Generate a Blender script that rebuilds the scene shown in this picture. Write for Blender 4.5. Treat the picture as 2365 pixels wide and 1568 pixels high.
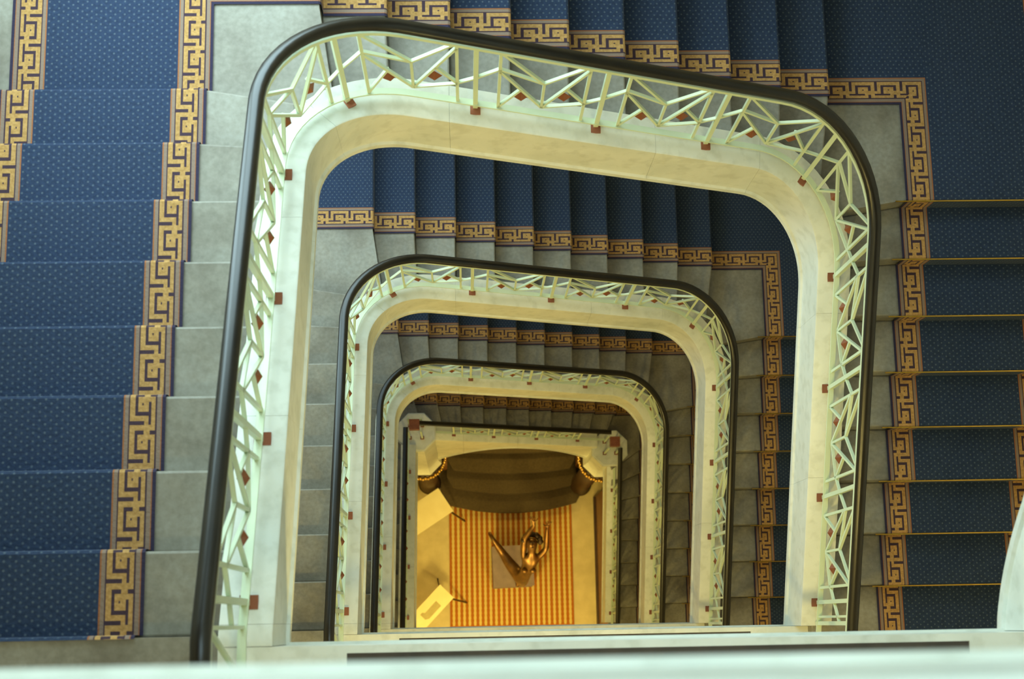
import bpy, bmesh, math, random
from mathutils import Vector, Matrix, Euler

random.seed(7)
for o in list(bpy.data.objects):
    bpy.data.objects.remove(o)
C = bpy.context.scene.collection
scene = bpy.context.scene

# ------------------------------------------------------------------ dimensions (metres)
R_ = 0.14956            # riser
T_ = 0.32               # tread
H = 28 * R_             # storey: 9 + 10 + 9 risers
Z0 = 121 * R_           # ground floor becomes z = 0; quarter landing of storey 1 lies at Z0
YR, XR, YL = 2.83276, 2.99693, 2.93271      # first nosings of right / rear / left flight
XL_WALL, XR_WALL, Y_WALL, Y_FRONT = -1.70, 4.82, 4.76, -2.7
XL_S, XR_S, Y_S = XL_WALL + .004, XR_WALL - .004, Y_WALL - .004    # stone of the stairs stops just short of the walls

def TRz(k): return Z0 - (k - 1) * H                  # rear-right quarter landing
def Pz(k): return Z0 + 19 * R_ - (k - 1) * H         # floor landing reached at the top of storey k

# ------------------------------------------------------------------ camera
cam_d = bpy.data.cameras.new('camera')
cam = bpy.data.objects.new('camera', cam_d)
C.objects.link(cam)
pitch, roll, yaw = 0.19259, -0.03067, -0.01885
rot = (Matrix.Rotation(yaw, 3, 'Z') @ Matrix.Rotation(roll, 3, 'Y') @ Matrix.Rotation(pitch, 3, 'X')).to_4x4()
cam.matrix_world = Matrix.Translation((0.8097, 0.40279, 8.29309 + Z0)) @ rot
cam_d.sensor_fit = 'HORIZONTAL'
cam_d.sensor_width = 36.0
cam_d.lens = 36.0 * 3358.83 / 2365.0
cam_d.clip_start = 0.05
cam_d.clip_end = 200
cam_d.dof.use_dof = True
cam_d.dof.focus_distance = 9.5
cam_d.dof.aperture_fstop = 3.4
scene.camera = cam

# ------------------------------------------------------------------ light
scene.view_settings.view_transform = 'Standard'
scene.view_settings.look = 'None'
scene.view_settings.gamma = 1.0
scene.view_settings.use_curve_mapping = False
scene.view_settings.exposure = 0.0
w = bpy.data.worlds.new('world')
scene.world = w
w.use_nodes = True
w.node_tree.nodes['Background'].inputs[0].default_value = (0.55, 0.75, 0.85, 1)
w.node_tree.nodes['Background'].inputs[1].default_value = 0.3

def area(name, loc, rot, sx, sy, power, col):
    d = bpy.data.lights.new(name, 'AREA')
    d.shape = 'RECTANGLE'; d.size = sx; d.size_y = sy; d.energy = power; d.color = col
    o = bpy.data.objects.new(name, d); C.objects.link(o)
    o.location = loc; o.rotation_euler = rot
    return o
def bulb(name, loc, power, col, rad=0.12):
    d = bpy.data.lights.new(name, 'POINT')
    d.energy = power; d.color = col; d.shadow_soft_size = rad
    o = bpy.data.objects.new(name, d); C.objects.link(o); o.location = loc
    return o
SKY = (0.66, 0.93, 1.0)
WARM = (1.0, 0.80, 0.25)
# skylight over the well
area('skylight', (1.5, 1.6, Pz(0) + 5.2), (0, 0, 0), 5.2, 4.6, 340, SKY)
# daylight through tall windows at the rear left corner, one pair each storey
WIN = (-1.45, 0.75)           # rear wall, along x
WINL = (2.95, 4.55)           # left wall, along y
WZ = (2.35, 5.0)              # sill and head above the rear-right landing
for k in range(0, 5):
    pw = [60, 185, 105, 40, 5][k]
    area('window_daylight', ((WIN[0] + WIN[1]) / 2, Y_WALL - 0.04, TRz(k) + sum(WZ) / 2), (math.radians(-90), 0, 0), WIN[1] - WIN[0], WZ[1] - WZ[0], pw, SKY)
    area('window_daylight', (XL_WALL + 0.04, sum(WINL) / 2, TRz(k) + sum(WZ) / 2), (0, math.radians(-90), 0), WZ[1] - WZ[0], WINL[1] - WINL[0], pw * .7, SKY)
# ceiling lamps over the floor landings
for k in range(1, 6):
    for x in (0.3, 1.8):
        bulb('landing_lamp', (x, -0.9, Pz(k) + 3.4), [0, 38, 105, 90, 90, 80][k], WARM)
# lamps of the ground-floor hall
bulb('hall_lamp', (0.9, -0.6, 3.5), 270, (1.0, 0.77, 0.20), 0.2)
bulb('lobby_lamp', (1.65, 4.35, 2.3), 55, (1.0, 0.77, 0.20), 0.12)
bulb('hall_lamp', (2.4, -1.1, 3.4), 170, (1.0, 0.77, 0.20), 0.2)

# ------------------------------------------------------------------ helpers
def link(o, parent=None):
    C.objects.link(o)
    if parent is not None:
        o.parent = parent
    return o
def tag(o, label=None, cat=None, group=None, kind=None):
    if label: o['label'] = label
    if cat: o['category'] = cat
    if group: o['group'] = group
    if kind: o['kind'] = kind
    return o
def thing(name, label, cat, loc=(0, 0, 0), group=None, kind=None):
    o = bpy.data.objects.new(name, None)
    o.location = loc; o.empty_display_size = 0.1
    link(o); tag(o, label, cat, group, kind)
    return o
def mesh_obj(name, verts, faces, mat, parent=None, smooth=False):
    me = bpy.data.meshes.new(name)
    me.from_pydata([tuple(v) for v in verts], [], faces)
    me.materials.append(mat)
    if smooth:
        me.polygons.foreach_set('use_smooth', [True] * len(me.polygons))
    me.update()
    o = bpy.data.objects.new(name, me)
    if parent is not None:       # things sit at a base point: keep parts in world coordinates
        link(o, parent)
        o.location = Vector((0, 0, 0)) - parent.matrix_basis.translation if parent.parent is None else Vector((0, 0, 0))
    else:
        link(o)
    return o
def prism(poly, z0, z1):
    n = len(poly)
    v = [(x, y, z1) for x, y in poly] + [(x, y, z0) for x, y in poly]
    f = [tuple(range(n)), tuple(range(2 * n - 1, n - 1, -1))]
    f += [(i, i + n, (i + 1) % n + n, (i + 1) % n) for i in range(n)]
    return v, f
def ccw(poly):
    a = sum(poly[i][0] * poly[(i + 1) % len(poly)][1] - poly[(i + 1) % len(poly)][0] * poly[i][1] for i in range(len(poly)))
    return poly if a > 0 else poly[::-1]
def boxvf(x0, x1, y0, y1, z0, z1):
    return prism([(x0, y0), (x1, y0), (x1, y1), (x0, y1)], z0, z1)
def merge(parts):
    V, F = [], []
    for v, f in parts:
        n = len(V); V += list(v); F += [tuple(i + n for i in q) for q in f]
    return V, F
def box(name, b, mat, parent=None):
    v, f = boxvf(*b)
    return mesh_obj(name, v, f, mat, parent)
def lathe(profile, cx, cy, n=24):
    v, f = [], []
    for r, z in profile:
        for i in range(n):
            a = 2 * math.pi * i / n
            v.append((cx + r * math.cos(a), cy + r * math.sin(a), z))
    m = len(profile)
    for j in range(m - 1):
        for i in range(n):
            f.append((j * n + i, j * n + (i + 1) % n, (j + 1) * n + (i + 1) % n, (j + 1) * n + i))
    f.append(tuple(range(n - 1, -1, -1))); f.append(tuple((m - 1) * n + i for i in range(n)))
    return v, f

# ------------------------------------------------------------------ materials
def srgb(r, g, b):
    f = lambda c: (c / 255 / 12.92) if c / 255 <= 0.04045 else ((c / 255 + 0.055) / 1.055) ** 2.4
    return (f(r), f(g), f(b), 1)
class NT:
    def __init__(s, name):
        s.m = bpy.data.materials.new(name); s.m.use_nodes = True
        s.t = s.m.node_tree; s.n = s.t.nodes; s.l = s.t.links
        s.b = s.n['Principled BSDF']
    def node(s, typ, **kw):
        n = s.n.new(typ)
        for k, v in kw.items(): setattr(n, k, v)
        return n
    def put(s, sock, v):
        if isinstance(v, bpy.types.NodeSocket): s.l.new(v, sock)
        else: sock.default_value = v
    def math(s, op, a, b=None, c=None, clamp=False):
        n = s.node('ShaderNodeMath', operation=op, use_clamp=clamp)
        s.put(n.inputs[0], a)
        if b is not None: s.put(n.inputs[1], b)
        if c is not None: s.put(n.inputs[2], c)
        return n.outputs[0]
    def mix(s, fac, a, b):
        n = s.node('ShaderNodeMix', data_type='RGBA')
        s.put(n.inputs[0], fac); s.put(n.inputs[6], a); s.put(n.inputs[7], b)
        return n.outputs[2]
    def noise(s, scale, detail=4, coord='Object', vec=None):
        n = s.node('ShaderNodeTexNoise'); n.inputs['Scale'].default_value = scale; n.inputs['Detail'].default_value = detail
        if vec is None:
            tc = s.node('ShaderNodeTexCoord'); vec = tc.outputs[coord]
        s.l.new(vec, n.inputs['Vector'])
        return n.outputs['Fac']
    def ramp(s, fac, stops):
        n = s.node('ShaderNodeValToRGB')
        e = n.color_ramp.elements
        while len(e) > 1: e.remove(e[-1])
        e[0].position, e[0].color = stops[0]
        for p, c in stops[1:]:
            q = e.new(p); q.color = c
        s.l.new(fac, n.inputs[0])
        return n.outputs[0]
    def bump(s, h, strength, dist=0.01):
        n = s.node('ShaderNodeBump'); n.inputs['Strength'].default_value = strength; n.inputs['Distance'].default_value = dist
        s.l.new(h, n.inputs['Height']); s.l.new(n.outputs[0], s.b.inputs['Normal'])
    def fin(s, col=None, rough=0.5, metal=0.0):
        if col is not None: s.put(s.b.inputs['Base Color'], col)
        s.put(s.b.inputs['Roughness'], rough); s.b.inputs['Metallic'].default_value = metal
        return s.m
def plain(name, c1, c2, scale, rough=0.5, metal=0.0, bump=0.0):
    t = NT(name)
    f = t.noise(scale)
    col = t.ramp(f, [(0.3, c1), (0.7, c2)])
    if bump: t.bump(f, bump)
    return t.fin(col, rough, metal)

def make_marble():
    t = NT('white_marble')
    f1 = t.noise(2.2, 6); f2 = t.noise(14, 5)
    c = t.ramp(f1, [(0.3, srgb(206, 208, 196)), (0.55, srgb(226, 226, 214)), (0.75, srgb(212, 212, 198))])
    d = t.ramp(f2, [(0.35, srgb(188, 186, 168)), (0.5, srgb(255, 255, 255))])
    n = t.node('ShaderNodeMix', data_type='RGBA', blend_type='MULTIPLY'); n.inputs[0].default_value = 0.22
    t.l.new(c, n.inputs[6]); t.l.new(d, n.inputs[7])
    return t.fin(n.outputs[2], 0.42)
def make_limestone():
    t = NT('grey_limestone')
    f1 = t.noise(3.0, 6); f2 = t.noise(40, 4)
    c = t.ramp(f1, [(0.3, srgb(116, 109, 95)), (0.5, srgb(139, 134, 121)), (0.7, srgb(152, 148, 136))])
    d = t.ramp(f2, [(0.3, srgb(215, 212, 205)), (0.7, srgb(255, 255, 255))])
    n = t.node('ShaderNodeMix', data_type='RGBA', blend_type='MULTIPLY'); n.inputs[0].default_value = 0.7
    t.l.new(c, n.inputs[6]); t.l.new(d, n.inputs[7])
    t.bump(f2, 0.08)
    return t.fin(n.outputs[2], 0.55)
def uvsplit(t):
    u = t.node('ShaderNodeUVMap'); u.uv_map = 'UVMap'
    s = t.node('ShaderNodeSeparateXYZ'); t.l.new(u.outputs[0], s.inputs[0])
    return s.outputs[0], s.outputs[1], u.outputs[0]
NAVY = srgb(30, 56, 98)
def make_field():
    t = NT('navy_carpet_dotted')
    U, V, vec = uvsplit(t)
    def lattice(off):
        a = t.math('FRACT', t.math('ADD', t.math('DIVIDE', U, 0.034), off))
        b = t.math('FRACT', t.math('ADD', t.math('DIVIDE', V, 0.046), off))
        a = t.math('MULTIPLY', t.math('SUBTRACT', a, 0.5), 0.034); b = t.math('MULTIPLY', t.math('SUBTRACT', b, 0.5), 0.046)
        d = t.math('SQRT', t.math('ADD', t.math('MULTIPLY', a, a), t.math('MULTIPLY', b, b)))
        return t.math('SUBTRACT', 1.0, t.math('DIVIDE', d, 0.0066), clamp=True)
    m = t.math('MAXIMUM', lattice(0.0), lattice(0.5))
    m = t.math('MULTIPLY', m, 1.3, clamp=True)
    f = t.noise(60, 3)
    base = t.ramp(f, [(0.3, srgb(24, 38, 61)), (0.7, srgb(37, 54, 80))])
    g = t.noise(2.5, 3)
    base = t.mix(t.math('MULTIPLY', g, 0.5), base, srgb(26, 45, 78))
    col = t.mix(m, base, srgb(80, 92, 104))
    t.bump(f, 0.3)
    t.b.inputs['Sheen Weight'].default_value = 0.04
    return t.fin(col, 0.95)
PER, BW = 0.155, 0.17
def make_border():
    t = NT('greek_key_carpet')
    U, V, vec = uvsplit(t)
    a = t.math('FRACT', t.math('DIVIDE', U, PER))
    w_ = t.math('DIVIDE', V, BW)
    b = t.math('DIVIDE', t.math('SUBTRACT', 0.845, w_), 0.605)
    def cmp(x, c, e): return t.math('COMPARE', x, c, e)
    def rect(a0, a1, b0, b1):
        return t.math('MULTIPLY', cmp(a, (a0 + a1) / 2, (a1 - a0) / 2), cmp(b, (b0 + b1) / 2, (b1 - b0) / 2))
    th = 0.054
    rects = [(-th, th, 0, .57), (1 - th, 1 + th, 0, .57), (.252 - th, .252 + th, .22, .555), (.252 - th, .252 + th, .79, 1.0),
             (.20, .81, .205, .32), (.757 - th, .757 + th, .22, .81), (.44, 1.0, .73, .835), (0, .05, .73, .835), (.475, .535, .47, .53)]
    dark = rect(*rects[0])
    for q in rects[1:]: dark = t.math('MAXIMUM', dark, rect(*q))
    f = t.noise(70, 3)
    tan = t.ramp(f, [(0.3, srgb(156, 117, 64)), (0.7, srgb(186, 145, 88))])
    pur = srgb(58, 40, 52); grey = srgb(130, 110, 96); org = srgb(146, 92, 54)
    col = t.mix(dark, tan, pur)
    bands = [(0.86, 0.015, pur), (0.225, 0.02, pur), (0.92, 0.045, grey), (0.155, 0.05, grey), (0.982, 0.02, org), (0.095, 0.012, org), (0.04, 0.045, srgb(42, 36, 60))]
    for c, e, k in bands: col = t.mix(cmp(w_, c, e), col, k)
    t.bump(f, 0.3)
    return t.fin(col, 0.95)
def make_rug():
    t = NT('striped_rug')
    U, V, vec = uvsplit(t)                    # metres from the rug's near-left corner
    P = 0.0945
    a = t.math('FRACT', t.math('DIVIDE', t.math('SUBTRACT', U, 0.02), P))
    wob = t.math('MULTIPLY', t.math('SINE', t.math('MULTIPLY', V, 2 * math.pi / 0.085)), 0.03)
    stripe = t.math('LESS_THAN', t.math('ABSOLUTE', t.math('SUBTRACT', a, 0.5)), t.math('ADD', wob, 0.23))
    inside = t.math('MULTIPLY', t.math('GREATER_THAN', V, 0.055), t.math('LESS_THAN', V, 2.9))
    inside = t.math('MULTIPLY', inside, t.math('MULTIPLY', t.math('GREATER_THAN', U, 0.03), t.math('LESS_THAN', U, 2.17)))
    m = t.math('MULTIPLY', stripe, inside)
    f = t.noise(50, 3)
    o = t.ramp(f, [(0.3, srgb(156, 86, 14)), (0.7, srgb(172, 100, 22))])
    c = t.mix(m, o, srgb(206, 182, 108))
    return t.fin(c, 0.95)
M = dict(
    marble=make_marble(), stone=make_limestone(), field=make_field(), border=make_border(), rug=make_rug(),
    mint=plain('mint_painted_metal', srgb(201, 214, 182), srgb(210, 221, 191), 8, 0.38),
    bronze=plain('copper_bronze', srgb(128, 70, 40), srgb(150, 88, 54), 20, 0.45, 0.25),
    rail=plain('black_brown_handrail', srgb(20, 16, 11), srgb(32, 27, 19), 6, 0.3),
    brass=plain('polished_brass', srgb(206, 160, 60), srgb(226, 182, 84), 30, 0.28, 1.0),
    plaster=plain('cream_plaster', srgb(206, 198, 176), srgb(214, 206, 186), 3, 0.8),
    ceiling=plain('ceiling_plaster', srgb(226, 222, 208), srgb(232, 228, 216), 3, 0.85),
    inlay=plain('dark_bronze_grille', srgb(60, 52, 44), srgb(76, 66, 56), 12, 0.6),
    hallfloor=plain('beige_hall_floor', srgb(190, 172, 126), srgb(206, 188, 140), 5, 0.6),
    brownwall=plain('brown_panelling', srgb(104, 66, 34), srgb(124, 82, 44), 4, 0.5),
    brownmarble=plain('brown_marble', srgb(120, 74, 38), srgb(158, 104, 58), 6, 0.35),
    gilt=plain('gilded_beads', srgb(206, 160, 70), srgb(224, 180, 90), 10, 0.35, 0.7),
    darkstep=plain('dark_brown_carpet', srgb(70, 58, 38), srgb(84, 70, 46), 30, 0.95),
    statue=plain('patinated_bronze', srgb(84, 58, 28), srgb(122, 86, 42), 9, 0.36, 0.7),
    hair=plain('dark_bronze_hair', srgb(48, 34, 22), srgb(64, 46, 30), 30, 0.5, 0.5),
    pedestal=plain('grey_mauve_pedestal', srgb(116, 98, 96), srgb(132, 113, 110), 8, 0.6),
    tabletop=plain('cream_tabletop', srgb(232, 216, 160), srgb(240, 226, 176), 4, 0.5),
    darkmetal_shade=plain('dark_brown_metal_and_shade', srgb(60, 42, 26), srgb(74, 52, 34), 8, 0.5, 0.3),
    winframe=plain('white_window_frame', srgb(226, 226, 220), srgb(232, 232, 228), 5, 0.5),
    palegrey=plain('grey_silhouette', srgb(176, 160, 112), srgb(186, 170, 120), 12, 0.8),
)

# ------------------------------------------------------------------ the room shell
ZT = Pz(0) + 5.4
def windowed(a0, a1, wa, wb, place):
    parts = []; z = 0.0
    for k in range(4, -1, -1):
        lo, hi = TRz(k) + WZ[0], TRz(k) + WZ[1]
        parts += [place(a0, a1, z, lo), place(a0, wa, lo, hi), place(wb, a1, lo, hi)]
        z = hi
    parts.append(place(a0, a1, z, ZT))
    return merge(parts)
v, f = windowed(XL_WALL - .3, XR_WALL + .3, WIN[0], WIN[1], lambda a, b, z0, z1: boxvf(a, b, Y_WALL, Y_WALL + .3, z0, z1))
tag(mesh_obj('wall_rear', v, f, M['plaster']), kind='structure')
v, f = windowed(Y_FRONT - .3, Y_WALL, WINL[0], WINL[1], lambda a, b, z0, z1: boxvf(XL_WALL - .3, XL_WALL, a, b, z0, z1))
tag(mesh_obj('wall_left', v, f, M['plaster']), kind='structure')
wi = 0
for k in range(0, 5):
    lo, hi = TRz(k) + WZ[0], TRz(k) + WZ[1]
    for w0, w1, pl in ((WIN[0], WIN[1], lambda a, b, z0, z1: boxvf(a, b, Y_WALL + .08, Y_WALL + .16, z0, z1)), (WINL[0], WINL[1], lambda a, b, z0, z1: boxvf(XL_WALL - .16, XL_WALL - .08, a, b, z0, z1))):
        wi += 1
        fr = [pl(w0, w0 + .06, lo, hi), pl(w1 - .06, w1, lo, hi), pl(w0, w1, lo, lo + .06), pl(w0, w1, hi - .06, hi)]
        for q in (1, 2): fr.append(pl(w0 + q * (w1 - w0) / 3 - .02, w0 + q * (w1 - w0) / 3 + .02, lo, hi))
        tag(mesh_obj('window_%d' % wi, *merge(fr), M['winframe']), kind='structure')
tag(box('wall_right', (XR_WALL, XR_WALL + .3, Y_FRONT - .3, Y_WALL, 0, ZT), M['plaster']), kind='structure')
tag(box('wall_front', (XL_WALL, XR_WALL, Y_FRONT - .3, Y_FRONT, 0, ZT), M['plaster']), kind='structure')
tag(box('floor', (XL_WALL - .3, XR_WALL + .3, Y_FRONT - .3, Y_WALL + .3, -.2, 0), M['hallfloor']), kind='structure')
v, f = merge([boxvf(XL_WALL - .3, XR_WALL + .3, Y_FRONT - .3, -0.9, ZT, ZT + .2), boxvf(XL_WALL - .3, XR_WALL + .3, 4.1, Y_WALL + .3, ZT, ZT + .2),
              boxvf(XL_WALL - .3, -1.3, -0.9, 4.1, ZT, ZT + .2), boxvf(4.3, XR_WALL + .3, -0.9, 4.1, ZT, ZT + .2)])
tag(mesh_obj('ceiling', v, f, M['ceiling']), kind='structure')

# ------------------------------------------------------------------ staircases
STOREY = {0: 'above all others at far right',
          1: 'outermost, largest ring',
          2: 'second ring inward',
          3: 'third, smallest rounded ring',
          4: 'innermost square ring'}
def nos_right(i, k):
    y = YR - i * T_
    b = {0: .07, 1: .025}.get(i, 0.0)
    if k == 4: b = {0: .30, 1: .2, 2: .1, 3: .04}.get(i, 0.0)
    o = {0: .25, 1: .12}.get(i, 0.0) if k == 4 else 0.0
    return [(XR_S, y + o), (3.455, y + (o * .25)), (3.03 if k < 4 else 2.93, y - b)]
def nos_rear(j, k):
    x = XR - (j - 1) * T_
    b = {1: -.07, 2: -.025, 10: .07, 9: .025}.get(j, 0.0)
    if k == 4: b = {1: -.2, 2: -.12, 3: -.05, 10: .16, 9: .1, 8: .03}.get(j, 0.0)
    return [(x, Y_S), (x, 3.42), (x + b, 2.95 if k < 4 else 2.9)]
def nos_left(m, k):
    y = YL - (m - 1) * T_
    b = {1: .07, 2: .025}.get(m, 0.0)
    if k == 4: b = {1: .2, 2: .12, 3: .05}.get(m, 0.0)
    return [(XL_S, y), (-.395, y), (.02 if k < 4 else .1, y - b)]
FRONT_Y = {0: .354, 1: .334, 2: .345, 3: .362, 4: .345, 5: .35}
def staircase(k):
    z0 = TRz(k)
    st = thing('staircase', 'grey stone staircase around the well, ' + STOREY[k], 'staircase', (XR, YR, Pz(k + 1)))
    def step(name, front, back, z, thick):
        p = ccw(front + back[::-1])
        v, f = prism(p, z - thick, z)
        o = mesh_obj(name, v, f, M['stone'], st)
        bm = bmesh.new(); bm.from_mesh(o.data); bm.faces.ensure_lookup_table()
        bmesh.ops.bevel(bm, geom=list(bm.faces[0].edges), offset=.010, segments=2, affect='EDGES', profile=.5)
        bm.to_mesh(o.data); bm.free()
        return o
    rs = {}
    for i in range(1, 9):
        rs[i] = step('step', nos_right(i, k), nos_right(i - 1, k), z0 - i * R_, R_ + .05)
    # quarter landing rear right
    nr, nb = nos_right(0, k), nos_rear(1, k)
    p = ccw([nr[0], nr[1], nr[2], nb[2], nb[1], nb[0], (XR_S, Y_S)])
    v, f = prism(p, z0 - R_ - .05, z0); rs[0] = mesh_obj('quarter_landing', v, f, M['stone'], st)
    for j in range(1, 10):
        step('step', nos_rear(j, k), nos_rear(j + 1, k), z0 + j * R_, R_ + .05)
    nl, nb = nos_left(1, k), nos_rear(10, k)
    p = ccw([nb[0], nb[1], nb[2], nl[2], nl[1], nl[0], (XL_S, Y_S)])
    v, f = prism(p, z0 + 9 * R_ - .05, z0 + 10 * R_); mesh_obj('quarter_landing', v, f, M['stone'], st)
    for m in range(1, 9):
        step('step', nos_left(m, k), nos_left(m + 1, k), z0 + (10 + m) * R_, R_ + .05)
    # brass edges of the steps climbing away from the camera
    if k > 0:
        for i in range(0, 9):
            y = YR - i * T_; z = z0 - i * R_
            if k == 4 and i < 2: continue
            box('brass_nosing', (3.40, 4.60, y - .0125, y - .005, z + .004, z + .0105), M['brass'], rs[i])
    return st
for k in range(0, 5): staircase(k)

# floor landings in front of the well
for k in range(0, 6):
    z = Pz(k)
    fy = FRONT_Y[k]
    names = {0: 'landing floor beneath the camera, bright edge along the bottom', 1: 'landing floor reached by the largest left flight',
             2: 'landing floor one storey below the largest ring', 3: 'landing floor two storeys below the largest ring',
             4: 'landing floor at the head of the lowest left flight', 5: 'landing floor at the foot of the lowest right flight'}
    poly = [(XL_WALL, Y_FRONT), (XR_WALL, Y_FRONT), (XR_WALL, YR - 8 * T_), (3.03, YR - 8 * T_), (3.03, .2), (.02, .2), (.02, YL - 8 * T_), (XL_WALL, YL - 8 * T_)]
    v, f = prism(poly, z - .36, z)
    o = mesh_obj('landing_floor', v, f, M['stone'])
    tag(o, 'grey stone ' + names[k], 'landing')

# ------------------------------------------------------------------ the path of curb and balustrade
RC = 0.57
AX = math.pi / 2 * RC
S1 = 2.433; S2 = S1 + AX; S3 = S2 + 1.9; S4 = S3 + AX
def XY(s, d):
    if s <= S1: return (3.045 - d, s)
    if s <= S2:
        a = (s - S1) / RC; r = RC - d
        return (2.475 + r * math.cos(a), 2.433 + r * math.sin(a))
    if s <= S3: return (2.475 - (s - S2), 3.003 - d)
    if s <= S4:
        a = math.pi / 2 + (s - S3) / RC; r = RC - d
        return (.575 + r * math.cos(a), 2.433 + r * math.sin(a))
    return (.005 + d, 2.433 - (s - S4))
SL = R_ / T_
def hermite(t, a, b, L):
    return (2*t**3 - 3*t**2 + 1) * a + (t**3 - 2*t**2 + t) * L * SL + (-2*t**3 + 3*t**2) * b + (t**3 - t**2) * L * SL
def ZN(s):                     # line of the nosings, relative to the rear-right landing
    if s <= S1: return (s - YR) * SL
    z1 = R_ + (XR - 2.475) * SL
    if s <= S2: return hermite((s - S1) / AX, (S1 - YR) * SL, z1, AX)
    if s <= S3: return z1 + (s - S2) * SL
    z2 = z1 + 1.9 * SL; z3 = 11 * R_ + (YL - 2.433) * SL
    if s <= S4: return hermite((s - S3) / AX, z2, z3, AX)
    y = 2.433 - (s - S4)
    zz = 11 * R_ + (YL - y) * SL
    if y < .45: zz = min(zz, 19 * R_)
    return min(zz, 19 * R_)
def frange(a, b, step):
    n = max(1, int(math.ceil((b - a) / step)))
    return [a + (b - a) * i / n for i in range(n + 1)]
CURB = [(-.095, .05), (.092, .05), (.10, .044), (.10, -.365), (.113, -.378), (.113, -.425), (.103, -.44), (-.095, -.44)]
def sweep(path, prof_pts, closed_profile=True):
    """path: list of functions d,z -> xyz rows already evaluated: rows of points"""
    n = len(prof_pts[0]); V = []; F = []
    for row in prof_pts: V += row
    m = len(prof_pts)
    for j in range(m - 1):
        for i in range(n):
            F.append((j*n + i, j*n + (i+1) % n, (j+1)*n + (i+1) % n, (j+1)*n + i))
    F.append(tuple(range(n - 1, -1, -1))); F.append(tuple((m-1)*n + i for i in range(n)))
    return V, F
def fixn(o):
    bm = bmesh.new(); bm.from_mesh(o.data)
    bmesh.ops.recalc_face_normals(bm, faces=bm.faces)
    bm.to_mesh(o.data); bm.free()
    return o
def smooth_angle(o, ang=35):
    me = o.data
    me.polygons.foreach_set('use_smooth', [True] * len(me.polygons))
    bm = bmesh.new(); bm.from_mesh(me)
    for e in bm.edges:
        if len(e.link_faces) == 2 and e.calc_face_angle(0) > math.radians(ang): e.smooth = False
        elif len(e.link_faces) != 2: e.smooth = False
    bm.to_mesh(me); bm.free()
    return o
def front_curb(k, parent, x0=.118, x1=2.932):
    """curb of the floor landing: lip, dark strip let into the top, stone behind"""
    z = Pz(k); fy = FRONT_Y[k]
    xa, xb = -.09, 3.14
    body = merge([boxvf(xa, xb, .13, fy - .075, z - .44, z + .05), boxvf(xa, xb, fy - .075, fy - .03, z - .44, z + .03),
                  boxvf(xa, xb, fy - .03, fy - .002, z - .44, z + .05), boxvf(xa, .375, fy - .075, fy - .03, z + .03, z + .05), boxvf(2.655, xb, fy - .075, fy - .03, z + .03, z + .05),
                  boxvf(xa, xb, fy - .01, fy + .008, z - .43, z - .37)])
    mesh_obj('landing_curb', *body, M['marble'], parent)
    box('bronze_strip', (.375, 2.655, fy - .0745, fy - .0305, z + .0301, z + .042), M['inlay'], parent)
def curb(k):
    z0 = TRz(k)
    c = thing('stair_curb', 'white marble curb winding up the stairwell, ' + STOREY[k], 'curb', (3.045, .37, Pz(k + 1)))
    cuts = [FRONT_Y[k + 1], 1.25, 2.2, S1 + AX * .96, S2 + .6, S2 + 1.72, S3 + AX * .55, S4 + .25, S4 + 1.2, S4 + 2.02, S4 + 2.433 - FRONT_Y[k] + .0005]
    if k == 0: cuts = cuts[:5]
    for a, b in zip(cuts[:-1], cuts[1:]):
        rows = []
        for s in frange(a + .0005, b - .0005, .05):
            # the lower edge dips to meet the landing's curb at the foot of the flight
            dip = (ZN(s) + 9 * R_) * max(0.0, (.85 - s) / .5) if s < .85 and k == 0 else 0.0
            rows.append([XY(s, d) + (z0 + ZN(s) + h - (min(dip, ZN(s) + 9 * R_) if h < -.2 else 0),) for d, h in CURB])
        v, f = sweep(None, rows)
        o = fixn(mesh_obj('curb_stone', v, f, M['marble'], c)); smooth_angle(o)
    front_curb(k, c)
    return c
for k in range(0, 4): curb(k)

# ------------------------------------------------------------------ balustrades
ucube = bpy.data.meshes.new('bar')
v, f = boxvf(-.5, .5, -.5, .5, -.5, .5); ucube.from_pydata(v, [], f); ucube.materials.append(M['mint'])
ucube_b = ucube.copy(); ucube_b.materials.clear(); ucube_b.materials.append(M['bronze'])
udia = bpy.data.meshes.new('diamond')
udia.from_pydata([(0, 0, .5), (.5, 0, 0), (0, 0, -.5), (-.5, 0, 0), (0, .5, 0), (0, -.5, 0)], [],
                 [(0, 1, 4), (1, 2, 4), (2, 3, 4), (3, 0, 4), (1, 0, 5), (2, 1, 5), (3, 2, 5), (0, 3, 5)])
udia.materials.append(M['bronze'])
def bar(name, a, b, wid, dep, nrm, parent, mesh=None):
    a, b = Vector(a), Vector(b)
    z = (b - a); L = z.length; z = z.normalized()
    n = Vector(nrm); y = (n - z * n.dot(z)).normalized(); x = y.cross(z)
    m = Matrix(((x.x * wid, y.x * dep, z.x * L, 0), (x.y * wid, y.y * dep, z.y * L, 0), (x.z * wid, y.z * dep, z.z * L, 0), (0, 0, 0, 1)))
    m.translation = (a + b) / 2 - parent['_base'] if '_base' in parent else (a + b) / 2
    o = bpy.data.objects.new(name, mesh or ucube)
    link(o, parent); o.matrix_basis = m
    return o
def base(o): return o.matrix_basis.translation
def rel(p, parent): return Vector(p) - base(parent)
HB, HT, HR = .11, .862, .935
class Line:
    """the run of a balustrade: point at (s, height above the nosing line) and inward normal"""
    def __init__(s, fxy, fz): s.fxy, s.fz = fxy, fz
    def p(s, q, h):
        x, y = s.fxy(q, 0); return (x, y, s.fz(q) + h)
    def n(s, q):
        x, y = s.fxy(q, 0); x2, y2 = s.fxy(q, .05); return Vector((x2 - x, y2 - y, 0)).normalized()
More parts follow.
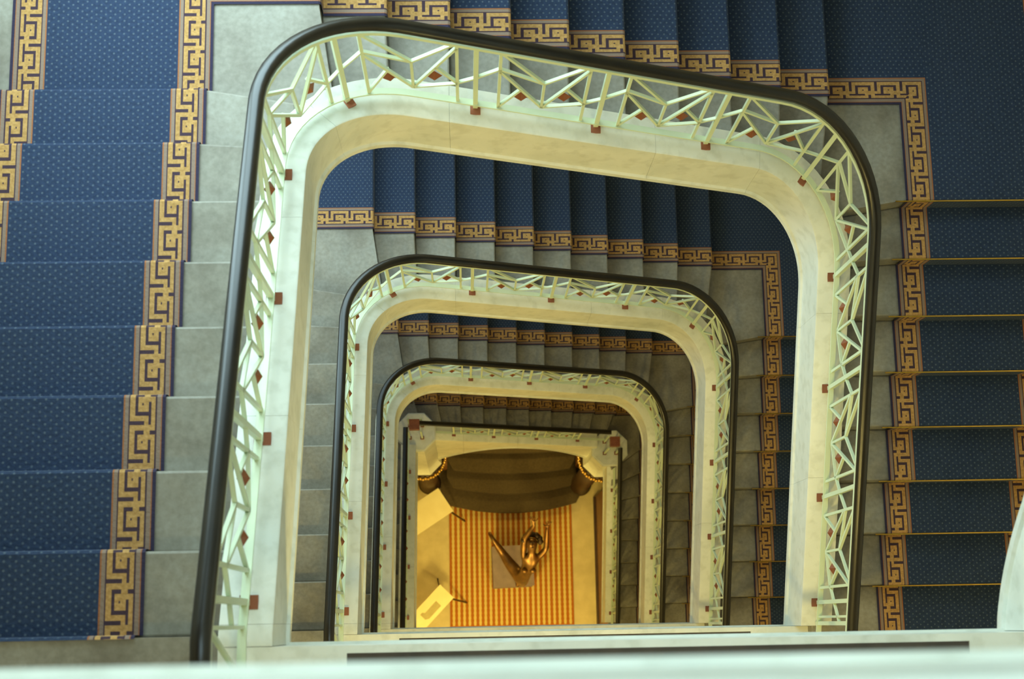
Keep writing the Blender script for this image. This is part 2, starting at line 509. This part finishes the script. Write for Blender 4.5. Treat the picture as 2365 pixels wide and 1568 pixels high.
def bar_on(L, parent, name, s0, h0, s1, h1, wid=.014, dep=.016, mesh=None):
    a, b = Vector(L.p(s0, h0)) - base(parent), Vector(L.p(s1, h1)) - base(parent)
    return bar_raw(name, a, b, wid, dep, L.n((s0 + s1) / 2), parent, mesh)
def bar_raw(name, a, b, wid, dep, n, parent, mesh=None):
    z = b - a; Ln = z.length; z.normalize()
    y = (n - z * n.dot(z)).normalized(); x = y.cross(z)
    m = Matrix(((x.x * wid, y.x * dep, z.x * Ln, 0), (x.y * wid, y.y * dep, z.y * Ln, 0), (x.z * wid, y.z * dep, z.z * Ln, 0), (0, 0, 0, 1)))
    m.translation = (a + b) / 2
    o = bpy.data.objects.new(name, mesh or ucube); link(o, parent); o.matrix_basis = m
    return o
def post(L, parent, s, top=HT):
    o = bar_on(L, parent, 'post', s, .062, s, top, .024, .024)
    p = Vector(L.p(s, 0)) - base(parent); n = L.n(s)
    q = bpy.data.objects.new('post_foot', ucube_b); link(q, parent)
    ang = math.atan2(n.y, n.x)
    q.parent = o; q.matrix_parent_inverse = o.matrix_basis.inverted()
    q.matrix_basis = Matrix.Translation(p + n * .008 + Vector((0, 0, .057))) @ Matrix.Rotation(ang, 4, 'Z') @ Matrix.Diagonal((.068, .052, .016, 1))
def bay(L, parent, su, sd, full=True):
    """su: uphill post, sd: downhill post"""
    hh = lambda f: HB + f * (HT - HB)
    S = lambda f: su + (sd - su) * f
    def ln(f0, a, f1, b, w_=.014): bar_on(L, parent, 'lattice_bar', S(f0), hh(a), S(f1), hh(b), w_)
    ln(.18, 0, .18, 1, .016); ln(.86, 0, .86, 1, .016)
    ln(.18, .97, .525, .565); ln(.18, .69, .525, .565); ln(.525, .565, .86, .99)
    ln(.525, .565, .525, .13); ln(.18, .66, .525, .13); ln(.18, .01, .35, .40)
    ln(.86, .92, .525, .13); ln(.70, .54, .86, .33); ln(.525, .13, .86, .32)
    ln(.86, .33, 1.0, .47); ln(0, .47, .18, .69)
    for q, h in ((.355, .265), (.69, .385)):
        d = bpy.data.objects.new('diamond', udia); link(d, parent)
        n = L.n(S(q)); p = Vector(L.p(S(q), hh(h))) - base(parent)
        d.matrix_basis = Matrix.Translation(p) @ Matrix.Rotation(math.atan2(n.y, n.x) - math.pi / 2, 4, 'Z') @ Matrix.Diagonal((.078, .05, .118, 1))
RAILP = [(.031, -.012), (.031, .006), (.022, .022), (0, .028), (-.022, .022), (-.031, .006), (-.031, -.012), (-.02, -.022), (.02, -.022)]
def rail_mesh(rows_pts, prof):
    rows = []
    P = [Vector(p) for p in rows_pts]
    for i, p in enumerate(P):
        t = (P[min(i + 1, len(P) - 1)] - P[max(i - 1, 0)]); t.z = 0
        t.normalize(); nr = Vector((-t.y, t.x, 0))
        rows.append([tuple(p + nr * a + Vector((0, 0, b))) for a, b in prof])
    return sweep(None, rows)
def strip_rail(name, pts, prof, mat, parent):
    v, f = rail_mesh(pts, prof)
    o = fixn(mesh_obj(name, v, f, mat, parent)); smooth_angle(o, 50)
    return o
def rectp(w_, h): return [(w_/2, -h/2), (w_/2, h/2), (-w_/2, h/2), (-w_/2, -h/2)]
def balustrade(k):
    z0 = TRz(k)
    L = Line(XY, lambda s: z0 + ZN(s))
    b = thing('balustrade', 'pale green lattice balustrade with copper diamonds and dark handrail, ' + STOREY[k], 'balustrade', (3.045, .4, Pz(k + 1)))
    sp = [.49, 1.13, 1.77, 2.40, 2.985, S2 + .303, S2 + .942, S2 + 1.587, S2 + 2.232, S4 + .025, S4 + .665, S4 + 1.30, S4 + 1.94]
    ends = S4 + 2.433 - .245
    for s in sp: post(L, b, s)
    for a, c in zip(sp[:-1], sp[1:]): bay(L, b, c, a)
    # short bays at both ends
    for s in (.36, ends):
        bar_on(L, b, 'post', s, .06, s, HT, .024, .024)
    hh = lambda f: HB + f * (HT - HB)
    for s0, h0, s1, h1 in ((.49, .47, .36, .69), (.40, 0, .40, 1), (sp[-1], .47, sp[-1] + .09, .33), (sp[-1] + .09, 0, sp[-1] + .09, 1), (sp[-1] + .09, .95, ends, .13)):
        bar_on(L, b, 'lattice_bar', s0, hh(h0), s1, hh(h1))
    ss = frange(.30, ends, .06)
    front = [(.005 + 3.04 * t, .245, Pz(k)) for t in (.004, .2, .5, .8, .99)]
    pts = [L.p(s, HR) for s in ss]
    fr = [(x, y, z + HR) for x, y, z in front]
    strip_rail('handrail', pts, RAILP, M['rail'], b)
    strip_rail('handrail', [(-.03, .245, Pz(k) + HR)] + fr, RAILP, M['rail'], b)
    strip_rail('upper_rail', [L.p(s, HT) for s in ss], rectp(.040, .028), M['mint'], b)
    strip_rail('lower_rail', [L.p(s, HB) for s in ss], rectp(.032, .014), M['mint'], b)
    return b
for k in (1, 2, 3): balustrade(k)

# ------------------------------------------------------------------ carpets
CARPET_X0, CARPET_X1, CARPET_Y = -0.400, 3.4636, 3.432      # well-side edges of the runner
CW = 0.985
def carpet(k):
    z0 = TRz(k); e = .009
    o4 = .12 if k == 4 else 0.0
    CX_L, CX_R, CY_B = CARPET_X0 + o4, CARPET_X1 - o4, CARPET_Y - o4
    V, F, UV, MI = [], [], [], []
    def quad(pts, uvs, mi):
        n = len(V); V.extend(pts); F.append(tuple(range(n, n + len(pts)))); UV.append(uvs); MI.append(mi)
    # one flight: list of profile points (q: position along the run, z); place(q, w) -> xy for w across from the well side
    def flight(prof, place, a0):
        a = a0
        for (q0, za), (q1, zb) in zip(prof[:-1], prof[1:]):
            L = math.hypot(q1 - q0, zb - za)
            for w0, w1, mi in ((0, BW, 1), (BW, CW - BW, 0), (CW - BW, CW, 1)):
                def vv(w_): return w_ if mi == 0 else (w_ if w_ <= BW + 1e-6 and w0 == 0 else CW - w_)
                pts = [place(q0, w0) + (za,), place(q0, w1) + (za,), place(q1, w1) + (zb,), place(q1, w0) + (zb,)]
                quad(pts, [(a, vv(w0)), (a, vv(w1)), (a + L, vv(w1)), (a + L, vv(w0))], mi)
            a += L
        return a
    def steps(n, zbase, q_first):
        """rising n risers, uphill direction = +q; returns profile up to the last nosing"""
        pr = [(q_first - .007, zbase + e)]
        for i in range(n):
            q = q_first + i * T_; z = zbase + (i + 1) * R_ + e
            pr += [(q - .010, z - .022), (q - .006, z - .006), (q + .004, z)]
            if i < n - 1: pr.append((q + T_ - .007, z))
        return pr
    # right flight, uphill = +y
    pr = steps(9, z0 - 9 * R_, YR - 8 * T_)
    a = flight(pr, lambda q, w_: (CX_R + w_, q), 0.02)
    # rear right landing
    def landing(cx, cy, sx, x_end, y_end, z, a, swap):
        """inner corner (cx,cy); field spreads towards sx*x and +y; legs run to x_end and y_end.
        swap False: walking up in +y then towards -x; True: towards -x then -y"""
        B = BW
        X = lambda d: cx + sx * d
        def q(pts, uvs, mi): quad([(X(px), cy + py, z) for px, py in pts], uvs, mi)
        yl = y_end - cy          # negative: leg toward the well front, along y
        xl = (x_end - cx) * sx   # negative: leg toward the well middle, along x
        # inner border
        q([(0, yl), (B, yl), (B, B), (0, 0)], [(a, 0), (a, B), (a - yl + B, B), (a - yl, 0)] if not swap else [(-a, 0), (-a, B), (-a + yl - B, B), (-a + yl, 0)], 1)
        q([(xl, 0), (0, 0), (B, B), (xl, B)], [(a - xl, 0), (a, 0), (a - B, B), (a - xl, B)] if not swap else [(a + xl, 0), (a, 0), (a + B, B), (a + xl, B)], 1)
        # field
        q([(B, yl), (CW - B, yl), (CW - B, CW - B), (B, CW - B)], [(yl, B), (yl, CW - B), (CW - B, CW - B), (CW - B, B)], 0)
        q([(xl, B), (B, B), (B, CW - B), (xl, CW - B)], [(xl, B), (B, B), (B, CW - B), (xl, CW - B)], 0)
        # outer border
        q([(CW - B, yl), (CW, yl), (CW, CW), (CW - B, CW - B)], [(a, B), (a, 0), (a - yl + CW, 0), (a - yl + CW - B, B)], 1)
        q([(xl, CW - B), (CW - B, CW - B), (CW, CW), (xl, CW)], [(xl, B), (CW - B, B), (CW, 0), (xl, 0)], 1)
    landing(CX_R, CY_B, 1, XR - .004, YR + .004, z0 + e, a, False)
    # rear flight, uphill = -x
    a = flight(steps(10, z0, -XR), lambda q, w_: (-q, CY_B + w_), .03)
    xe = XR - 9 * T_
    landing(CX_L, CY_B, -1, xe - .004, YL + .008, z0 + 10 * R_ + e, a, True)
    # left flight, uphill = -y
    flight(steps(9, z0 + 10 * R_, -YL), lambda q, w_: (CX_L - w_, -q), .05)
    me = bpy.data.meshes.new('carpet_runner')
    me.from_pydata(V, [], F)
    uv = me.uv_layers.new(name='UVMap')
    li = 0
    for fi, p in enumerate(me.polygons):
        for j in range(p.loop_total): uv.data[li].uv = UV[fi][j]; li += 1
        p.material_index = MI[fi]
    me.materials.append(M['field']); me.materials.append(M['border'])
    o = bpy.data.objects.new('carpet_runner', me); link(o)
    tag(o, 'navy dotted stair carpet with golden Greek key border, ' + STOREY[k], 'carpet')
    bm = bmesh.new(); bm.from_mesh(me)
    bmesh.ops.remove_doubles(bm, verts=bm.verts, dist=1e-5)
    for fc in bm.faces:
        if fc.normal.z < -.01: fc.normal_flip()
        elif abs(fc.normal.z) <= .01: pass
    bm.to_mesh(me); bm.free()
    return o
for k in (1, 2, 3, 4): carpet(k)

# ------------------------------------------------------------------ lowest storey: square curb, piers, newels
def lowest():
    k = 4; z0 = TRz(k)
    XA, XB, YB = .073, 2.965, 2.925
    zr = lambda y: z0 + (y - YR) * SL
    zb = lambda x: z0 + R_ + (XR - x) * SL
    zl = lambda y: min(z0 + 11 * R_ + (YL - y) * SL, Pz(k))
    c = thing('stair_curb', 'white marble curb with shallow arch winding up the stairwell, ' + STOREY[4], 'curb', (XB, .37, Pz(5)))
    def seg(pts_fn, qs, profs):
        rows = []
        for q in qs: rows.append(pts_fn(q))
        vv, ff = sweep(None, rows)
        o = fixn(mesh_obj('curb_stone', vv, ff, M['marble'], c)); smooth_angle(o)
    for a, b in ((.372, 1.2), (1.2, 2.1), (2.1, 2.72)):
        seg(lambda y: [(XB - d, y, zr(y) + h) for d, h in CURB], frange(a + .001, b - .001, .3), None)
    for a, b in ((.346, 1.1), (1.1, 2.0), (2.0, 2.72)):
        seg(lambda y: [(XA + d, y, zl(y) + h) for d, h in CURB], frange(a + .001, b - .001, .1), None)
    def arch(x): return Z0 - 12.18 - 1.3 * ((x - 1.5) / 1.09) ** 2
    for a, b in ((.32, .80), (.80, 1.55), (1.55, 2.25), (2.25, 2.70)):
        def row(x):
            t = zb(x) + .05; lo = min(arch(x), t - .49)
            return [(x, YB + .095, t), (x, YB - .092, t), (x, YB - .10, t - .006), (x, YB - .10, lo + .08), (x, YB - .112, lo + .07), (x, YB - .112, lo + .012), (x, YB - .10, lo), (x, YB + .095, lo)]
        seg(row, frange(a + .001, b - .001, .06), None)
    front_curb(4, c)
    b = thing('balustrade', 'pale green lattice balustrade with newels at square corners, ' + STOREY[4], 'balustrade', (XB, .4, Pz(5)))
    def run(fxy, fz, sps, lo, hi):
        L = Line(fxy, fz)
        for s in sps: post(L, b, s)
        for s0, s1 in zip(sps[:-1], sps[1:]): bay(L, b, s1, s0)
        ss = frange(lo, hi, .15)
        strip_rail('handrail', [L.p(s, HR) for s in ss], RAILP, M['rail'], b)
        strip_rail('upper_rail', [L.p(s, HT) for s in ss], rectp(.040, .028), M['mint'], b)
        strip_rail('lower_rail', [L.p(s, HB) for s in ss], rectp(.032, .014), M['mint'], b)
    run(lambda s, d: (XB - d, s), zr, [.507, 1.103, 1.682, 2.254], .30, 2.74)
    run(lambda s, d: (-s, YB - d), lambda s: zb(-s), [-2.405, -1.812, -1.214, -.67], -2.82, -.24)
    run(lambda s, d: (XA + d, -s), lambda s: zl(-s), [-2.342, -1.729, -1.102, -.482], -2.84, -.13)
    for (px, py, top, sgn, side) in ((.175, 2.90, Z0 - 10.86, -1, 'left'), (2.895, 2.83, Z0 - 12.40, 1, 'right')):
        oct_ = [(px + .262 * math.cos(math.pi / 8 + i * math.pi / 4), py + .262 * math.sin(math.pi / 8 + i * math.pi / 4)) for i in range(8)]
        col = thing('corner_column', 'white octagonal pier with gilded bead ring on brown column at the rear %s corner' % side, 'column', (px, py, 0))
        octs = lambda s_: [(px + (x - px) * s_, py + (y - py) * s_) for x, y in oct_]
        slab = merge([prism(oct_, top - .05, top), prism(octs(1.06), top - .11, top - .05)])
        mesh_obj('pier_cap', *slab, M['marble'], col)
        zb_ = Z0 - 13.75
        vv = []; ff = []
        prof = [(1.0, top - .11), (1.0, top - .5), (1.0, zb_ + .35), (1.18, zb_ + .06), (1.18, zb_)]
        for s_, z in prof: vv += [(x, y, z) for x, y in octs(s_)]
        for j in range(len(prof) - 1):
            ff += [(j*8 + i, j*8 + (i+1) % 8, (j+1)*8 + (i+1) % 8, (j+1)*8 + i) for i in range(8)]
        fixn(mesh_obj('pier', vv, ff, M['marble'], col))
        v, f = lathe([(.31, zb_ - .001), (.325, zb_ - .14)], px, py, 28)
        mesh_obj('dark_band', v, f, M['darkmetal_shade'], col, True)
        v, f = lathe([(.31, zb_ - .141), (.33, zb_ - .2), (.32, zb_ - .40), (.27, zb_ - .52), (.22, zb_ - .56)], px, py, 28)
        mesh_obj('drum', v, f, M['brownmarble'], col, True)
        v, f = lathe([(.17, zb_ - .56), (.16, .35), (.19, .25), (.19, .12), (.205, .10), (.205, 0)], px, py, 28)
        mesh_obj('shaft', v, f, M['darkmetal_shade'], col, True)  # shaft stands in shadow; that shade is put into its dark colour
        bd = []
        for row in range(2):
            for i in range(26):
                a = 2 * math.pi * (i + row * .5) / 26
                v, f = lathe([(.004, zb_ - .03 - .075 * row + .03), (.03, zb_ - .03 - .075 * row), (.004, zb_ - .03 - .075 * row - .03)], px + .335 * math.cos(a), py + .335 * math.sin(a), 6)
                bd.append((v, f))
        o = mesh_obj('bead_ring', *merge(bd), M['gilt'], col, True); o['kind'] = 'stuff'
        # newel on the pier
        nw = thing('newel_post', 'copper-capped newel of four thin posts on the rear %s pier' % side, 'newel post', (px, py, top))
        for dx in (-.082, .082):
            for dy in (-.082, .082):
                box('post', (px + dx - .011, px + dx + .011, py + dy - .011, py + dy + .011, top + .02, top + .70), M['mint'], nw)
                box('post_foot', (px + dx - .024, px + dx + .024, py + dy - .022, py + dy + .022, top, top + .03), M['bronze'], nw)
        box('newel_cap', (px - .066, px + .066, py - .066, py + .066, top + .62, top + .76), M['bronze'], nw)
lowest()

# ------------------------------------------------------------------ ground floor
tag(box('wall_hall', (3.17, 3.30, -1.5, 2.6, 0, TRz(4) - 1.55), M['brownwall']), kind='structure')
tag(box('baseboard_hall', (3.13, 3.17, -1.5, 2.6, 0, .14), M['darkmetal_shade']), kind='structure')
es = thing('entrance_steps', 'dark curved carpeted steps spreading from under the arch onto the hall floor', 'steps', (1.65, 2.6, 0))
def arc_step(yc, half, sag, z0, z1, yb=4.7, corner=.16):
    pts = []
    n = 24
    for i in range(n + 1):
        x = -half + 2 * half * i / n
        y = yc + sag * (x / half) ** 2
        e = abs(x / half)
        if e > .93: y += corner * ((e - .93) / .07) ** 2
        pts.append((1.65 + x, y))
    return prism(ccw(pts + [(1.65 + half, yb), (1.65 - half, yb)]), z0, z1)
for i, (yc, half, sag) in enumerate(((2.335, 1.27, .20), (2.663, 1.16, .16), (3.013, 1.14, .09), (3.36, 1.14, .05), (3.7, 1.14, .03))):
    v, f = arc_step(yc, half, sag, 0 if i == 0 else i * .15, (i + 1) * .15)
    mesh_obj('step', v, f, M['darkstep'], es)
for s in (-1, 1):
    v, f = boxvf(1.65 + s * 1.22 - .07, 1.65 + s * 1.22 + .07, 3.12, 4.7, .1502, .95)
    mesh_obj('step_cheek', v, f, M['brownwall'], es)
# rug
def rug():
    me = bpy.data.meshes.new('rug')
    x0, x1, y0, y1 = .52, 2.73, .30, 2.95
    v, f = boxvf(x0, x1, y0, y1, 0.0, .012)
    me.from_pydata(v, [], f)
    uv = me.uv_layers.new(name='UVMap')
    for i, l in enumerate(me.loops):
        p = me.vertices[l.vertex_index].co; uv.data[i].uv = (p.x - x0, p.y - y0 + .0)
    me.materials.append(M['rug'])
    o = bpy.data.objects.new('rug', me); link(o)
    tag(o, 'orange and straw striped rug under the bronze statue', 'rug')
rug()
# pedestal
pd = thing('pedestal', 'square grey mauve pedestal carrying the bronze statue', 'pedestal', (1.63, 1.36, .012))
ang = math.radians(2)
def pblock(name, hw, z0, z1):
    p = [(1.63 + hw * (sx * math.cos(ang) - sy * math.sin(ang)), 1.36 + hw * (sx * math.sin(ang) + sy * math.cos(ang))) for sx, sy in ((-1, -1), (1, -1), (1, 1), (-1, 1))]
    mesh_obj(name, *prism(p, z0, z1), M['pedestal'], pd)
pblock('plinth', .352, .012, .12); pblock('body', .335, .12, .80); pblock('top_slab', .352, .80, .90)

def skin_figure(name, nodes, edges, root, mat, parent=None, sub=2, fat=1.2):
    names = list(nodes)
    me = bpy.data.meshes.new(name)
    me.from_pydata([nodes[n][0] for n in names], [(names.index(a), names.index(b)) for a, b in edges], [])
    o = bpy.data.objects.new(name, me); link(o, parent)
    me.materials.append(mat)
    md = o.modifiers.new('skin', 'SKIN'); md.use_smooth_shade = True; md.branch_smoothing = .6
    for i, n in enumerate(names):
        r = nodes[n][1]
        r = tuple(q * fat for q in r) if isinstance(r, tuple) else r * (fat if r > .012 else 1)
        me.skin_vertices[0].data[i].radius = r if isinstance(r, tuple) else (r, r)
        me.skin_vertices[0].data[i].use_root = (n == root)
    s = o.modifiers.new('sub', 'SUBSURF'); s.levels = sub; s.render_levels = sub
    return o
def statue():
    N = {}
    def nd(n, p, r): N[n] = (p, r)
    nd('pelvis', (1.745, 1.13, 1.74), (.13, .11)); nd('waist', (1.79, 1.17, 1.90), (.095, .085)); nd('chest', (1.845, 1.29, 2.10), (.125, .10))
    nd('collar', (1.885, 1.44, 2.23), (.085, .065)); nd('neck', (1.895, 1.53, 2.31), .048)
    nd('skull0', (1.897, 1.60, 2.36), .074); nd('skull1', (1.897, 1.68, 2.40), (.09, .098)); nd('skull2', (1.897, 1.755, 2.42), .06)
    nd('sh_l', (1.755, 1.455, 2.22), .055); nd('el_l', (1.775, 1.745, 2.40), .042); nd('fa_l', (1.855, 1.85, 2.55), .037); nd('wr_l', (1.925, 1.935, 2.69), .026); nd('palm_l', (1.905, 2.00, 2.76), (.036, .02))
    nd('sh_r', (2.015, 1.45, 2.22), .055); nd('el_r', (2.13, 1.575, 2.31), .042); nd('fa_r', (2.138, 1.72, 2.44), .038); nd('wr_r', (2.142, 1.87, 2.58), .026); nd('palm_r', (2.15, 1.93, 2.66), (.036, .02))
    nd('hip_l', (1.665, 1.20, 1.70), .105); nd('th_l', (1.54, 1.38, 1.70), .085); nd('kn_l', (1.425, 1.555, 1.72), .058); nd('cf_l', (1.36, 1.64, 1.78), .055); nd('an_l', (1.27, 1.77, 1.88), .03); nd('ft_l', (1.235, 1.83, 1.87), .03); nd('toe_l', (1.205, 1.895, 1.83), .02)
    nd('hip_r', (1.77, 1.08, 1.63), .105); nd('kn_r', (1.75, 1.06, 1.36), .062); nd('cf_r', (1.735, 1.11, 1.22), .056); nd('an_r', (1.72, 1.13, .975), .034); nd('ft_r', (1.70, 1.05, .935), .034); nd('toe_r', (1.69, .99, .925), .022)
    E = [('pelvis', 'waist'), ('waist', 'chest'), ('chest', 'collar'), ('collar', 'neck'), ('neck', 'skull0'), ('skull0', 'skull1'), ('skull1', 'skull2'),
         ('collar', 'sh_l'), ('sh_l', 'el_l'), ('el_l', 'fa_l'), ('fa_l', 'wr_l'), ('wr_l', 'palm_l'),
         ('collar', 'sh_r'), ('sh_r', 'el_r'), ('el_r', 'fa_r'), ('fa_r', 'wr_r'), ('wr_r', 'palm_r'),
         ('pelvis', 'hip_l'), ('hip_l', 'th_l'), ('th_l', 'kn_l'), ('kn_l', 'cf_l'), ('cf_l', 'an_l'), ('an_l', 'ft_l'), ('ft_l', 'toe_l'),
         ('pelvis', 'hip_r'), ('hip_r', 'kn_r'), ('kn_r', 'cf_r'), ('cf_r', 'an_r'), ('an_r', 'ft_r'), ('ft_r', 'toe_r')]
    # fingers: four fanned and a thumb on each hand
    for sd, wr, dirv, side, up in (('l', Vector((1.905, 2.00, 2.76)), Vector((-.25, .72, .65)), Vector((.93, .1, .35)), Vector((.2, -.7, .7))),
                                   ('r', Vector((2.15, 1.93, 2.66)), Vector((.1, .70, .70)), Vector((1, 0, -.1)), Vector((0, -.7, .7)))):
        dirv.normalize(); side.normalize(); up.normalize()
        for i, (off, ln) in enumerate(((-.033, .075), (-.011, .09), (.011, .085), (.033, .065))):
            q = wr + side * off * .9 + dirv * .02
            a, b_, c = 'f%d0' % i + sd, 'f%d1' % i + sd, 'f%d2' % i + sd
            nd(a, tuple(q + dirv * .025), .010); nd(b_, tuple(q + side * off * .35 + dirv * (.025 + ln * .55) + up * .008), .009); nd(c, tuple(q + side * off * .6 + dirv * (.02 + ln) + up * .035), .007)
            E.extend([('palm_' + sd, a), (a, b_), (b_, c)])
        sg = 1 if sd == 'l' else -1
        nd('t0' + sd, tuple(wr + side * .045 * sg), .011); nd('t1' + sd, tuple(wr + side * .075 * sg + dirv * .03 + up * .012), .009); nd('t2' + sd, tuple(wr + side * .085 * sg + dirv * .06 + up * .02), .007)
        E.extend([('palm_' + sd, 't0' + sd), ('t0' + sd, 't1' + sd), ('t1' + sd, 't2' + sd)])
    st = skin_figure('statue', N, E, 'pelvis', M['statue'])
    tag(st, 'bronze statue of a dancer arching back, arms raised and one leg kicked out', 'statue')
    # the face looks up; the hair sweeps back round the crown
    def blob(name, p, r, mat, par=st, seg=10):
        bm = bmesh.new(); bmesh.ops.create_uvsphere(bm, u_segments=seg * 2, v_segments=seg, radius=1)
        me = bpy.data.meshes.new(name); bm.to_mesh(me); bm.free(); me.materials.append(mat)
        me.polygons.foreach_set('use_smooth', [True] * len(me.polygons))
        o = bpy.data.objects.new(name, me); link(o, par); o.location = p; o.scale = r
        return o
    hv, hf = [], []
    bits = []
    rnd = random.Random(3)
    for i in range(46):
        t = rnd.uniform(-1, 1); u_ = rnd.random()
        p = (1.897 + .14 * math.sin(t * 1.6), 1.70 + .115 * math.cos(t * 1.45) - .05 * u_ * abs(t), 2.40 - .09 * u_)
        bm = bmesh.new(); bmesh.ops.create_icosphere(bm, subdivisions=1, radius=rnd.uniform(.036, .058))
        bits.append(([tuple(Vector(p) + vv.co) for vv in bm.verts], [tuple(q.index for q in fc.verts) for fc in bm.faces])); bm.free()
    h = mesh_obj('hair', *merge(bits), M['hair'], None, True); h.parent = st
    blob('nose', (1.898, 1.635, 2.492), (.014, .026, .020), M['statue'])
    for s in (-1, 1):
        blob('eye', (1.897 + s * .031, 1.672, 2.490), (.016, .011, .012), M['hair'])
        blob('breast', (1.835 + s * .068 + .01, 1.235, 2.155), (.052, .05, .045), M['statue'])
        blob('ear', (1.897 + s * .08, 1.66, 2.40), (.010, .02, .025), M['statue'])
    blob('mouth', (1.898, 1.592, 2.462), (.022, .009, .012), M['hair'])
statue()

# two long narrow tables on splayed legs
def table(corner, far, along, wid, ln, h, label, back=.12, shift=-.05, silhouette=False):
    c = Vector((corner[0], corner[1], 0))
    t = thing('side_table', label, 'table', (c.x, c.y, 0))
    u = Vector((far[0] - corner[0], far[1] - corner[1], 0)).normalized()
    v_ = Vector((along[0], along[1], 0)).normalized()
    v_ = (v_ - u * v_.dot(u)).normalized()
    pts = [c, c + u * wid, c + u * wid + v_ * ln, c + v_ * ln]
    mesh_obj('table_top', *prism(ccw([(p.x, p.y) for p in pts]), h - .03, h), M['tabletop'], t)
    ins = [c + u * .05 + v_ * .06, c + u * (wid - .05) + v_ * .06, c + u * (wid - .05) + v_ * (ln - .06), c + u * .05 + v_ * (ln - .06)]
    out = [c - u * back - v_ * shift * -1, c + u * (wid + .22) - v_ * .1, c + u * (wid + .22) + v_ * (ln + .02), c - u * .12 + v_ * (ln + .05)]
    for a, b in zip(ins, out):
        bar_raw('leg', Vector((a.x, a.y, h - .03)) - base(t), Vector((b.x, b.y, 0)) - base(t), .024, .024, Vector((1, .3, 0)), t, leg_mesh)
    if silhouette:
        p0 = c + u * (wid * .62) + v_ * .25
        pp = [p0 - u * .06, p0 + u * .06, p0 + u * .06 + v_ * .3, p0 + u * .02 + v_ * .36, p0 - u * .10 + v_ * .36, p0 - u * .10 + v_ * .31, p0 - u * .06 + v_ * .28]
        o = mesh_obj('silhouette', *prism(ccw([(p.x, p.y) for p in pp]), h + .0005, h + .0035), M['palegrey'])  # thin flat stand-in for a faint grey shape of unknown kind
        tag(o, 'pale grey flat cut-out lying on the nearer narrow table', 'silhouette')
leg_mesh = ucube.copy(); leg_mesh.materials.clear(); leg_mesh.materials.append(M['darkmetal_shade'])
table((.341, 2.745), (.603, 2.338), (-.644, -.44), .485, .95, .75, 'wider cream-topped narrow table by the dark curved steps', .0, .2)
table((.356, 1.07), (.594, .842), (-.437, -.504), .33, .80, .75, 'narrower cream-topped table near the rug\'s front left corner', silhouette=True)
